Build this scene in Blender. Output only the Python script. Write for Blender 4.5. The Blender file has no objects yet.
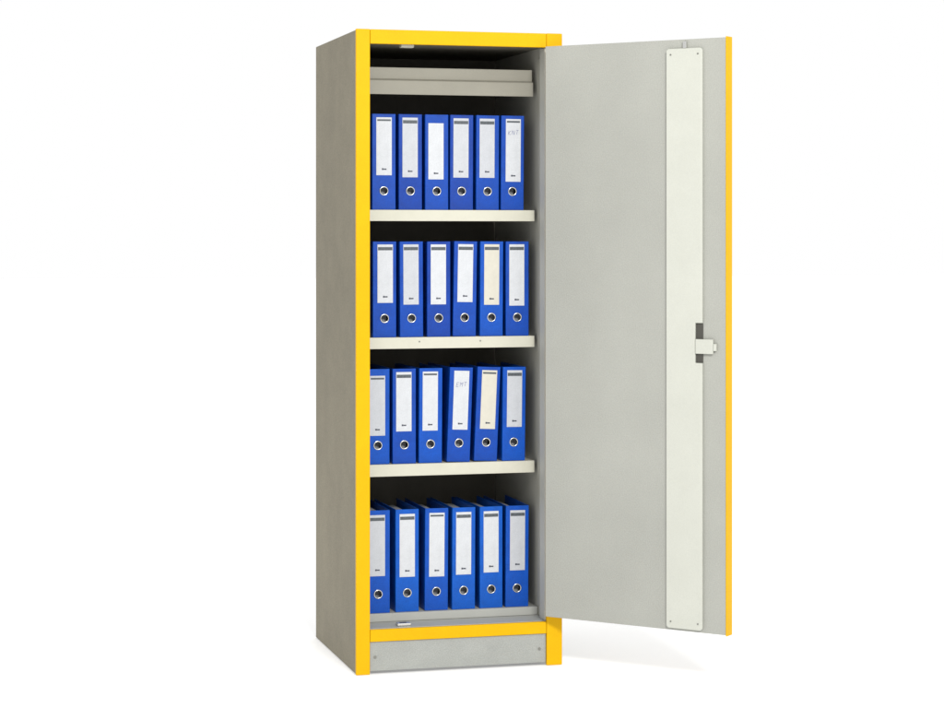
import bpy, bmesh, math, random
from mathutils import Vector, Matrix
random.seed(7)
scene = bpy.context.scene
C = bpy.data.collections.new("Scene Objects"); scene.collection.children.link(C)

# ------------------------------------------------------------------ materials
def mat(name, col, rough=0.45, metal=0.0, var=0.0, vscale=6, bump=0.0, bscale=300, coat=0.0, emit=0.0, spec=0.5, grime=0.0):
    m = bpy.data.materials.new(name); m.use_nodes = True
    nt = m.node_tree; b = nt.nodes['Principled BSDF']
    b.inputs['Base Color'].default_value = (*col, 1)
    b.inputs['Roughness'].default_value = rough
    b.inputs['Metallic'].default_value = metal
    b.inputs['Coat Weight'].default_value = coat
    b.inputs['Specular IOR Level'].default_value = spec
    tc = nt.nodes.new('ShaderNodeTexCoord')
    if var > 0:
        n = nt.nodes.new('ShaderNodeTexNoise'); n.inputs['Scale'].default_value = vscale
        n.inputs['Detail'].default_value = 8; n.inputs['Roughness'].default_value = 0.65
        nt.links.new(tc.outputs['Object'], n.inputs['Vector'])
        mr = nt.nodes.new('ShaderNodeMapRange')
        mr.inputs['From Min'].default_value = 0.3; mr.inputs['From Max'].default_value = 0.7
        mr.inputs['To Min'].default_value = 1 - var; mr.inputs['To Max'].default_value = 1 + var
        nt.links.new(n.outputs['Fac'], mr.inputs['Value'])
        fac = mr.outputs['Result']
        if grime > 0:   # broad soft tonal drift in the paint plus fine speckle
            for sc_, amt in ((1.3, grime), (300.0, grime*1.6)):
                g = nt.nodes.new('ShaderNodeTexNoise'); g.inputs['Scale'].default_value = sc_; g.inputs['Detail'].default_value = 2
                nt.links.new(tc.outputs['Object'], g.inputs['Vector'])
                r2 = nt.nodes.new('ShaderNodeMapRange')
                r2.inputs['From Min'].default_value = 0.3; r2.inputs['From Max'].default_value = 0.7
                r2.inputs['To Min'].default_value = 1 - amt; r2.inputs['To Max'].default_value = 1 + amt
                nt.links.new(g.outputs['Fac'], r2.inputs['Value'])
                mu = nt.nodes.new('ShaderNodeMath'); mu.operation = 'MULTIPLY'
                nt.links.new(fac, mu.inputs[0]); nt.links.new(r2.outputs['Result'], mu.inputs[1]); fac = mu.outputs[0]
        mx = nt.nodes.new('ShaderNodeVectorMath'); mx.operation = 'SCALE'
        mx.inputs[0].default_value = col
        nt.links.new(fac, mx.inputs['Scale'])
        nt.links.new(mx.outputs['Vector'], b.inputs['Base Color'])
    if bump > 0:
        n2 = nt.nodes.new('ShaderNodeTexNoise'); n2.inputs['Scale'].default_value = bscale
        n2.inputs['Detail'].default_value = 3
        nt.links.new(tc.outputs['Object'], n2.inputs['Vector'])
        bp = nt.nodes.new('ShaderNodeBump'); bp.inputs['Strength'].default_value = bump
        bp.inputs['Distance'].default_value = 0.002
        nt.links.new(n2.outputs['Fac'], bp.inputs['Height'])
        nt.links.new(bp.outputs['Normal'], b.inputs['Normal'])
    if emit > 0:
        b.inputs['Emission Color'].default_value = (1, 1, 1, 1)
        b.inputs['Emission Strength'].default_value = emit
    return m

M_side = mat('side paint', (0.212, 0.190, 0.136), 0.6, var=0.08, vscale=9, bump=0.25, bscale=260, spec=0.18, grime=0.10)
M_grey = mat('grey paint', (0.318, 0.322, 0.293), 0.5, var=0.035, vscale=5, bump=0.25, bscale=260, spec=0.3, grime=0.055)
M_jamb = mat('jamb paint', (0.48, 0.48, 0.43), 0.5, var=0.03, vscale=5, bump=0.2, bscale=260, spec=0.3)
M_in   = mat('interior paint', (0.37, 0.365, 0.32), 0.5, var=0.05, vscale=6, bump=0.2, bscale=260, spec=0.3)
M_back = mat('shaded interior paint', (0.13, 0.12, 0.098), 0.55, var=0.06, vscale=6, bump=0.2, bscale=260, spec=0.25)  # interior paint darkened: the shade deep in the cabinet is put into the colour
M_tray = mat('tray paint', (0.245, 0.235, 0.195), 0.5, var=0.05, vscale=8, bump=0.2, spec=0.3)
M_plin = mat('plinth paint', (0.290, 0.300, 0.283), 0.4, var=0.07, vscale=9, bump=0.15, bscale=200, spec=0.35, grime=0.07)
M_yel  = mat('yellow paint', (0.62, 0.350, 0.0005), 0.45, var=0.04, vscale=12, bump=0.12, bscale=240, spec=0.12, grime=0.03)
M_cream= mat('cream shelf enamel', (0.50, 0.49, 0.41), 0.4, var=0.04, vscale=14, bump=0.1, spec=0.3)
M_floorlip = mat('floor tray paint', (0.37, 0.375, 0.35), 0.45, var=0.04, vscale=8, bump=0.15, spec=0.3)
M_white= mat('white lock cover enamel', (0.46, 0.468, 0.42), 0.4, var=0.03, vscale=7, bump=0.12, spec=0.3, grime=0.02)
M_dark = mat('dark slot', (0.05, 0.048, 0.04), 0.6)
M_rub  = mat('black rubber seal', (0.03, 0.028, 0.024), 0.7)
M_steel= mat('bright steel', (0.6, 0.6, 0.58), 0.25, metal=1.0)
M_screw= mat('dull screw steel', (0.22, 0.22, 0.2), 0.4, metal=0.8)
BL = dict(rough=0.38, vscale=22, bump=0.3, bscale=700, spec=0.22)
M_blue = mat('blue binder plastic', (0.001, 0.048, 0.32), var=0.18, grime=0.07, **BL)
M_blue2= mat('dark blue binder plastic', (0.001, 0.037, 0.27), var=0.2, grime=0.07, **BL)
M_blue3= mat('bright blue binder plastic', (0.001, 0.062, 0.37), var=0.18, grime=0.07, **BL)
M_blue4= mat('azure binder plastic', (0.001, 0.078, 0.41), var=0.18, grime=0.07, **BL)
M_paper= mat('paper stack', (0.30, 0.31, 0.33), 0.8, var=0.08, vscale=90)
M_label= mat('white label paper', (0.50, 0.515, 0.54), 0.3, var=0.05, vscale=40, grime=0.03)
M_label1= mat('grey white label paper', (0.43, 0.445, 0.475), 0.3, var=0.05, vscale=40, grime=0.03)
M_label2= mat('ivory label paper', (0.51, 0.49, 0.42), 0.3, var=0.05, vscale=40)
M_lgrey= mat('label header grey', (0.06, 0.07, 0.08), 0.4, var=0.35, vscale=160)
M_ink  = mat('label ink', (0.035, 0.04, 0.06), 0.5)
M_pen  = mat('blue pen ink', (0.10, 0.11, 0.24), 0.5)
M_floor= mat('glowing white studio floor', (0.86, 0.86, 0.86), 0.6, emit=0.24)  # glow added so the floor reaches white and contact shadows stay faint

# ------------------------------------------------------------------ helpers
def add_box(bm, x0, x1, y0, y1, z0, z1):
    vs = [bm.verts.new((x, y, z)) for z in (z0, z1) for y in (y0, y1) for x in (x0, x1)]
    for f in ((0,2,3,1),(4,5,7,6),(0,1,5,4),(2,6,7,3),(0,4,6,2),(1,3,7,5)):
        bm.faces.new([vs[i] for i in f])

def add_cyl(bm, p, axis, r, h, n=20):
    axis = Vector(axis).normalized(); p = Vector(p)
    q = axis.to_track_quat('Z', 'Y').to_matrix()
    a = [bm.verts.new(p + q @ Vector((r*math.cos(2*math.pi*i/n), r*math.sin(2*math.pi*i/n), 0))) for i in range(n)]
    b = [bm.verts.new(p + q @ Vector((r*math.cos(2*math.pi*i/n), r*math.sin(2*math.pi*i/n), h))) for i in range(n)]
    for i in range(n):
        j = (i+1) % n
        bm.faces.new((a[i], a[j], b[j], b[i]))
    bm.faces.new(a[::-1]); bm.faces.new(b)

def add_prism_x(bm, prof, x0, x1):
    a = [bm.verts.new((x0, y, z)) for y, z in prof]; b = [bm.verts.new((x1, y, z)) for y, z in prof]
    n = len(prof)
    for i in range(n):
        j = (i+1) % n
        bm.faces.new((a[i], a[j], b[j], b[i]))
    bm.faces.new(a[::-1]); bm.faces.new(b)

def add_prism_y(bm, prof, y0, y1):
    a = [bm.verts.new((x, y0, z)) for x, z in prof]; b = [bm.verts.new((x, y1, z)) for x, z in prof]
    n = len(prof)
    for i in range(n):
        j = (i+1) % n
        bm.faces.new((a[i], a[j], b[j], b[i]))
    bm.faces.new(a[::-1]); bm.faces.new(b)

def obj(name, bm, m, parent=None, loc=(0,0,0), bevel=0.0, seg=2, smooth=False):
    bmesh.ops.recalc_face_normals(bm, faces=bm.faces)
    me = bpy.data.meshes.new(name); bm.to_mesh(me); bm.free()
    me.materials.append(m)
    o = bpy.data.objects.new(name, me); C.objects.link(o)
    o.location = loc
    if parent: o.parent = parent
    if bevel > 0:
        md = o.modifiers.new('Bevel', 'BEVEL'); md.width = bevel; md.segments = seg
        md.limit_method = 'ANGLE'; md.harden_normals = True
    if smooth:
        for p in me.polygons: p.use_smooth = True
    return o

def boxes(name, lst, m, parent=None, loc=(0,0,0), bevel=0.0015):
    bm = bmesh.new()
    for b in lst: add_box(bm, *b)
    return obj(name, bm, m, parent, loc, bevel)

# ------------------------------------------------------------------ cabinet
RX, RY = 0.325, 0.325
cab = bpy.data.objects.new('filing_cabinet', None); C.objects.link(cab)
cab.location = (RX, RY, 0)
cab['label'] = 'tall grey steel filing cabinet with yellow front frame and its door open'
cab['category'] = 'cabinet'
L = (-RX, -RY, 0)
def part(name, lst, m, bevel=0.0015): return boxes(name, lst, m, cab, L, bevel)

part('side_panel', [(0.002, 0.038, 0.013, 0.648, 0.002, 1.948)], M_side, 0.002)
part('side_panel', [(0.607, 0.648, 0.013, 0.648, 0.002, 1.948)], M_in, 0.002)
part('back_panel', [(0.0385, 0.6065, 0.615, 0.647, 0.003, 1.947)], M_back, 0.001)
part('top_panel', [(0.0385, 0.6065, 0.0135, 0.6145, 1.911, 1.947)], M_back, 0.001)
part('frame_stile', [(0.0, 0.043, 0.0, 0.0125, 0.001, 1.95)], M_yel, 0.0022)
part('frame_stile', [(0.600, 0.650, 0.0, 0.0125, 0.001, 1.95)], M_yel, 0.0022)
part('frame_rail', [(0.0435, 0.5995, 0.0005, 0.0125, 1.906, 1.9495)], M_yel, 0.0022)
part('frame_rail', [(0.0435, 0.5995, 0.0005, 0.0125, 0.099, 0.136)], M_yel, 0.0022)
part('cabinet_floor', [(0.0385, 0.6065, 0.013, 0.6145, 0.100, 0.137), (0.0390, 0.6060, 0.118, 0.6140, 0.1375, 0.163)], M_floorlip, 0.0015)
pl = part('plinth_panel', [(0.0440, 0.5990, 0.007, 0.0125, 0.010, 0.0985)], M_plin, 0.001)
for x in (0.060, 0.578):
    bm = bmesh.new(); add_cyl(bm, (x, 0.007, 0.052), (0,-1,0), 0.0042, 0.003, 16)
    obj('bolt', bm, M_screw, pl, (0,0,0), 0.0008)
part('jamb', [(0.5970, 0.6065, 0.0130, 0.066, 0.1375, 1.9055)], M_jamb, 0.001)
part('jamb', [(0.0385, 0.0445, 0.0130, 0.066, 0.1375, 1.9055)], M_jamb, 0.001)
part('door_seal', [(0.6000, 0.6065, 0.0665, 0.070, 0.1375, 1.900)], M_rub, 0.001)
part('door_seal', [(0.0385, 0.046, 0.0665, 0.070, 0.1375, 1.900)], M_rub, 0.001)
for x0, x1 in ((0.6035, 0.6068), (0.0382, 0.0415)):
    part('shelf_rail', [(x0, x1, 0.092, 0.112, 0.17, 1.88)], M_in, 0.0008)
def shelf(ztop, zbot, screws):
    t = 0.003
    prof = [(0.119, ztop), (0.610, ztop), (0.610, ztop-0.020), (0.607, ztop-0.020), (0.607, ztop-t),
            (0.122, ztop-t), (0.122, zbot+t), (0.136, zbot+t), (0.136, zbot), (0.119, zbot)]
    bm = bmesh.new(); add_prism_x(bm, prof, 0.046, 0.596)
    s = obj('shelf', bm, M_cream, cab, L, 0.001)
    for x in screws:
        bm = bmesh.new(); add_cyl(bm, (x, 0.1192, (ztop+zbot)/2+0.004), (0,-1,0), 0.0026, 0.0012, 14)
        obj('screw', bm, M_screw, s)
shelf(1.4055, 1.371, ())
shelf(1.012, 0.977, (0.225, 0.42))
shelf(0.621, 0.584, ())
bm = bmesh.new()
prof = [(0.139, 1.846), (0.146, 1.846), (0.148, 1.812), (0.600, 1.812), (0.600, 1.808), (0.132, 1.767), (0.132, 1.762),
        (0.126, 1.762), (0.126, 1.805), (0.139, 1.811)]
add_prism_x(bm, prof, 0.046, 0.594)
tray = obj('pull_out_tray', bm, M_tray, cab, L, 0.001)
part('bolt_keeper', [(0.145, 0.185, 0.022, 0.050, 1.8985, 1.9105)], M_cream, 0.002)
k = part('bolt_keeper', [(0.135, 0.178, 0.030, 0.060, 0.1372, 0.146)], M_steel, 0.002)
boxes('keeper_hole', [(0.146, 0.166, 0.038, 0.052, 0.1455, 0.1464)], M_dark, k, (0,0,0), 0)

# ------------------------------------------------------------------ door (local: x along the leaf, -y the inner face)
DA = math.radians(-46.8); DH = 1.754
SX = 0.010; LX = (SX, 0, 0)
bm = bmesh.new()
add_box(bm, 0.0, 0.5975+SX, 0.0, 0.033, 0.003, DH-0.003)
door = obj('door', bm, M_grey, cab, (0.5852-RX, -0.0327-RY, 0.155), 0.0015)
door.rotation_euler = (0, 0, DA)
boxes('edge_trim', [(0.598, 0.602, -0.001, 0.036, 0.0, DH),
                    (0.0, 0.5978, 0.0335, 0.0365, 0.0, 0.045), (0.0, 0.5978, 0.0335, 0.0365, DH-0.045, DH),
                    (0.0, 0.045, 0.0335, 0.0362, 0.0455, DH-0.0455), (0.553, 0.5978, 0.0335, 0.0362, 0.0455, DH-0.0455)],
      M_yel, door, LX, 0.0012)
for z in (0.12, 0.86, 1.60):
    bm = bmesh.new(); add_cyl(bm, (0.003, 0.038, z), (0,0,1), 0.005, 0.09, 18)
    obj('hinge', bm, M_steel, door, (0,0,0), 0.001)
a0, a1 = 0.408, 0.526; z0, z1 = 0.010, 1.724; nz0, nz1 = 0.797, 0.914; nx = 0.503; c = 0.006
outline = [(a0+c, z0), (a1-c, z0), (a1, z0+c), (a1, nz0), (nx, nz0), (nx, nz1), (a1, nz1), (a1, z1-c), (a1-c, z1), (a0+c, z1), (a0, z1-c), (a0, z0+c)]
bm = bmesh.new(); add_prism_y(bm, outline, -0.011, -0.0004)
cover = obj('lock_cover', bm, M_white, door, LX, 0.003, 3)
for x, z in ((0.424, 1.706), (0.513, 1.706), (0.424, 0.03), (0.513, 0.03)):
    bm = bmesh.new(); add_cyl(bm, (x, -0.0112, z), (0,-1,0), 0.0026, 0.001, 14)
    obj('screw', bm, M_screw, cover)
boxes('lock_recess', [(0.5035, 0.5255, -0.003, -0.0004, nz0+0.001, nz1-0.001)], M_dark, door, LX, 0)
lk = boxes('lock_case', [(0.5045, 0.561, -0.0115, -0.0035, 0.824, 0.867)], M_white, door, LX, 0.0015)
boxes('latch_bolt', [(0.5613, 0.571, -0.009, -0.0035, 0.833, 0.854)], M_white, lk, (0,0,0), 0.001)
boxes('lock_rod', [(0.462, 0.474, -0.009, -0.0035, 1.7245, 1.745)], M_steel, door, LX, 0.001)

# ------------------------------------------------------------------ binders
BW = 0.0745; BD = 0.285; HZ = 0.058; HR = 0.0115
def cover_mesh(Hh):
    bm = bmesh.new(); w = BW/2; t = 0.0028; n = 32
    def ring(y):
        circ, sq = [], []
        for i in range(n):
            a = 2*math.pi*i/n + math.pi/4
            cx, cz = math.cos(a), math.sin(a)
            circ.append(bm.verts.new((HR*cx, y, HZ+HR*cz)))
            k = 0.025/max(abs(cx), abs(cz))
            sq.append(bm.verts.new((k*cx, y, HZ+k*cz)))
        for i in range(n):
            j = (i+1) % n
            bm.faces.new((circ[i], circ[j], sq[j], sq[i]))
        return circ
    f = ring(0.0); b = ring(t)
    for i in range(n):
        j = (i+1) % n
        bm.faces.new((f[i], f[j], b[j], b[i]))
    s = 0.025
    for y in (0.0, t):
        for x0_, x1_, z0_, z1_ in ((-w+0.002, -s, 0.0, Hh), (s, w-0.002, 0.0, Hh), (-s, s, 0.0, HZ-s), (-s, s, HZ+s, Hh)):
            v = [bm.verts.new(p) for p in ((x0_, y, z0_), (x1_, y, z0_), (x1_, y, z1_), (x0_, y, z1_))]
            bm.faces.new(v)
    bmesh.ops.remove_doubles(bm, verts=bm.verts, dist=1e-6)
    for z in (0.0, Hh):
        v = [bm.verts.new(p) for p in ((-w+0.002, 0, z), (w-0.002, 0, z), (w-0.002, t, z), (-w+0.002, t, z))]; bm.faces.new(v)
    for sgn in (-1, 1):
        prof = [(sgn*(w-0.002), 0.0), (sgn*(w-0.0008), 0.0005), (sgn*w, 0.002), (sgn*w, BD), (sgn*(w-0.0026), BD), (sgn*(w-0.0026), t), (sgn*(w-0.002), t)]
        a = [bm.verts.new((x, y, 0.0)) for x, y in prof]; b2 = [bm.verts.new((x, y, Hh)) for x, y in prof]
        m_ = len(prof)
        for i in range(m_):
            j = (i+1) % m_
            bm.faces.new((a[i], a[j], b2[j], b2[i]))
        bm.faces.new(a); bm.faces.new(b2)
    return bm
def ring_bm():
    bm = bmesh.new(); n, k = 32, 10; R, r = 0.0125, 0.0018
    vs = []
    for i in range(n):
        a = 2*math.pi*i/n; row = []
        for j in range(k):
            b = 2*math.pi*j/k
            row.append(bm.verts.new(((R+r*math.cos(b))*math.cos(a), -0.0006+0.9*r*math.sin(b), HZ+(R+r*math.cos(b))*math.sin(a))))
        vs.append(row)
    for i in range(n):
        for j in range(k):
            bm.faces.new((vs[i][j], vs[(i+1)%n][j], vs[(i+1)%n][(j+1)%k], vs[i][(j+1)%k]))
    return bm
def stroke(bm, pts, y, wd):
    for (xa, za), (xb, zb) in zip(pts, pts[1:]):
        d = Vector((xb-xa, zb-za))
        if d.length < 1e-7: continue
        nrm = Vector((-d.y, d.x)).normalized()*wd/2
        v = [bm.verts.new((px, y, pz)) for px, pz in ((xa-nrm.x, za-nrm.y), (xb-nrm.x, zb-nrm.y), (xb+nrm.x, zb+nrm.y), (xa+nrm.x, za+nrm.y))]
        bm.faces.new(v)
LET = {'E': [[(1,0),(0,0),(0,2),(1,2)],[(0,1),(0.8,1)]], 'M': [[(0,0),(0,2),(.5,1),(1,2),(1,0)]], 'T': [[(0,2),(1,2)],[(.5,2),(.5,0)]],
       'K': [[(0,0),(0,2)],[(1,2),(0,1),(1,0)]], 'N': [[(0,0),(0,2),(1,0),(1,2)]], 'L': [[(0,2),(0,0),(1,0)]]}
meshes = {}
def get_mesh(key, bm_fn, m, smooth=False):
    if key not in meshes:
        bm = bm_fn(); bmesh.ops.recalc_face_normals(bm, faces=bm.faces)
        me = bpy.data.meshes.new(key); bm.to_mesh(me); bm.free(); me.materials.append(m)
        if smooth:
            for p in me.polygons: p.use_smooth = True
        meshes[key] = me
    return meshes[key]
def child(name, me, parent):
    o = bpy.data.objects.new(name, me); C.objects.link(o); o.parent = parent; return o

def binder(x, y, z, Hh, lean, yaw, label, head, word, ivory, top, bot, mb, fill, off):
    root = bpy.data.objects.new('binder', None); C.objects.link(root)
    root.location = (x, y, z + 0.0006 + abs(math.sin(lean))*BW/2); root.rotation_euler = (0, lean, yaw)
    root['label'] = label; root['category'] = 'binder'; root['group'] = 'blue lever arch binders on the cabinet shelves'
    child('cover', get_mesh('cover %.3f %s' % (Hh, mb.name), lambda: cover_mesh(Hh), mb), root)
    child('finger_ring', get_mesh('finger_ring', ring_bm, M_steel, True), root)
    def pp():
        bm = bmesh.new(); add_box(bm, -0.032, -0.032+0.064*fill, 0.030, 0.262, 0.004, Hh-0.018); return bm
    child('paper_stack', get_mesh('paper %.3f %.2f' % (Hh, fill), pp, M_paper), root)
    def arch():
        bm = bmesh.new(); add_box(bm, 0.026, 0.0335, 0.05, 0.07, 0.09, 0.22); return bm
    child('lever_mechanism', get_mesh('lever %.3f' % Hh, arch, M_steel), root)
    bm = bmesh.new(); hw = 0.0243; t = Hh*top; b = Hh*bot
    add_box(bm, -hw, hw, -0.0009, -0.0002, b, t)
    lab = obj('spine_label', bm, (M_label, M_label1, M_label2)[ivory], root)
    lab.location.x = off
    if head:
        bm = bmesh.new()
        if head == 1:     # dark printed band
            add_box(bm, -hw+0.0015, hw-0.0015, -0.0012, -0.0010, t-0.018, t-0.008)
            obj('header_band', bm, M_lgrey, lab)
        else:             # a thin line of print
            add_box(bm, -hw+0.003, hw-0.003, -0.0012, -0.0010, t-0.0115, t-0.006)
            obj('header_print', bm, M_lgrey, lab)
    bm = bmesh.new()
    add_box(bm, -0.007, -0.0015, -0.0012, -0.0010, b+0.016, b+0.0215)
    add_box(bm, -0.0010, 0.0075, -0.0012, -0.0010, b+0.0165, b+0.0205)
    obj('footer_mark', bm, M_ink, lab)
    if word:
        bm = bmesh.new(); lw = 0.0075; x0 = -0.017; zz = t-0.05
        for i, ch in enumerate(word):
            for st in LET[ch]:
                stroke(bm, [(x0+i*0.012+px*lw+0.0012*pz, zz+pz*0.0065+0.001*i) for px, pz in st], -0.0013, 0.0012)
        obj('handwriting', bm, M_pen, lab)

S0 = 0.0372
ordn = ['leftmost', 'second from left', 'third from left', 'fourth from left', 'fifth from left', 'rightmost']
rows = [
 dict(z=1.4055, H=.295, name='on the top shelf', xs=[.0775,.161,.245,.325,.409,.489],
      lean=[0,0,0,.004,.004,.006], head=[2,1,0,1,1,2], word=['']*5+['KNT'], iv=[0,1,0,1,1,0],
      top=[.965,.965,.91,.965,.965,.965], bot=[.36,.34,.32,.34,.34,.30]),
 dict(z=1.012, H=.295, name='on the second shelf down', xs=[.0800,.165,.2515,.335,.422,.505],
      lean=[0,-.004,0,.016,.006,0], head=[1,1,1,1,1,1], word=['']*6, iv=[0,1,0,0,2,0],
      top=[.97]*6, bot=[.36,.34,.34,.36,.33,.32]),
 dict(z=0.621, H=.293, name='on the third shelf down', xs=[.059,.1425,.226,.315,.4030,.4930],
      lean=[0,0,.006,.036,.042,.010], head=[2,1,2,0,2,1], word=['','','','EMT','',''], iv=[1,0,0,0,2,1],
      top=[.93,.965,.965,.965,.965,.965], bot=[.30,.34,.34,.34,.34,.36]),
 dict(z=0.163, H=.316, name='on the bottom row', xs=[.059,.152,.245,.332,.422,.505],
      lean=[0,0,.006,.004,0,.006], head=[1,1,2,1,1,1], word=['']*6, iv=[1,0,0,0,0,1],
      top=[.955]*6, bot=[.36,.34,.33,.34,.35,.36]),
]
cols = [[M_blue, M_blue2, M_blue, M_blue2, M_blue, M_blue], [M_blue, M_blue, M_blue2, M_blue, M_blue3, M_blue],
        [M_blue3, M_blue, M_blue3, M_blue, M_blue, M_blue3], [M_blue3, M_blue4, M_blue3, M_blue4, M_blue4, M_blue3]]
for ri, r in enumerate(rows):
    for i in range(6):
        extra = ''
        if r['word'][i]: extra = ' with handwriting on its label,'
        elif r['iv'][i] == 2: extra = ' with an ivory label,'
        lb = ('blue binder,' if not extra else 'blue binder'+extra) + ' ' + ordn[i] + ' ' + r['name']
        binder(r['xs'][i]+S0, 0.126+random.uniform(0, .008), r['z'], r['H'], r['lean'][i], random.uniform(-.02, .02), lb,
               r['head'][i], r['word'][i], r['iv'][i], r['top'][i], r['bot'][i], cols[ri][i], [.9,.7,.8][(i*2+ri) % 3], random.uniform(-.003, .002))

# ------------------------------------------------------------------ setting
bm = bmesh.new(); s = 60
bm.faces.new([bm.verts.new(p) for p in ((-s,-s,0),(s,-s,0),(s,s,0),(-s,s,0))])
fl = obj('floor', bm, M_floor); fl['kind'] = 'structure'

w = bpy.data.worlds.new("World"); scene.world = w; w.use_nodes = True
bg = w.node_tree.nodes['Background']; bg.inputs['Color'].default_value = (1, 1, 1, 1); bg.inputs['Strength'].default_value = 1.0
ld = bpy.data.lights.new('key_light', 'AREA'); ld.shape = 'RECTANGLE'; ld.size = 1.4; ld.size_y = 1.0; ld.energy = 420
ld.color = (1, 0.985, 0.95)
lo = bpy.data.objects.new('key_light', ld); C.objects.link(lo); lo.location = (0.1, -6.7, 4.3)
lo.rotation_euler = (Vector((0.4, 0, 0.9)) - lo.location).to_track_quat('-Z', 'Y').to_euler()

# ------------------------------------------------------------------ camera
cd = bpy.data.cameras.new('camera'); cam = bpy.data.objects.new('camera', cd); C.objects.link(cam)
cam.location = (-1.379, -6.495, 1.328)
cam.rotation_euler = (math.radians(90), 0, math.radians(-15))
cd.sensor_width = 36; cd.lens = 2201/944*36; cd.shift_y = -119/944; cd.clip_end = 500
scene.camera = cam
scene.view_settings.view_transform = 'Standard'; scene.view_settings.look = 'None'; scene.view_settings.exposure = 0
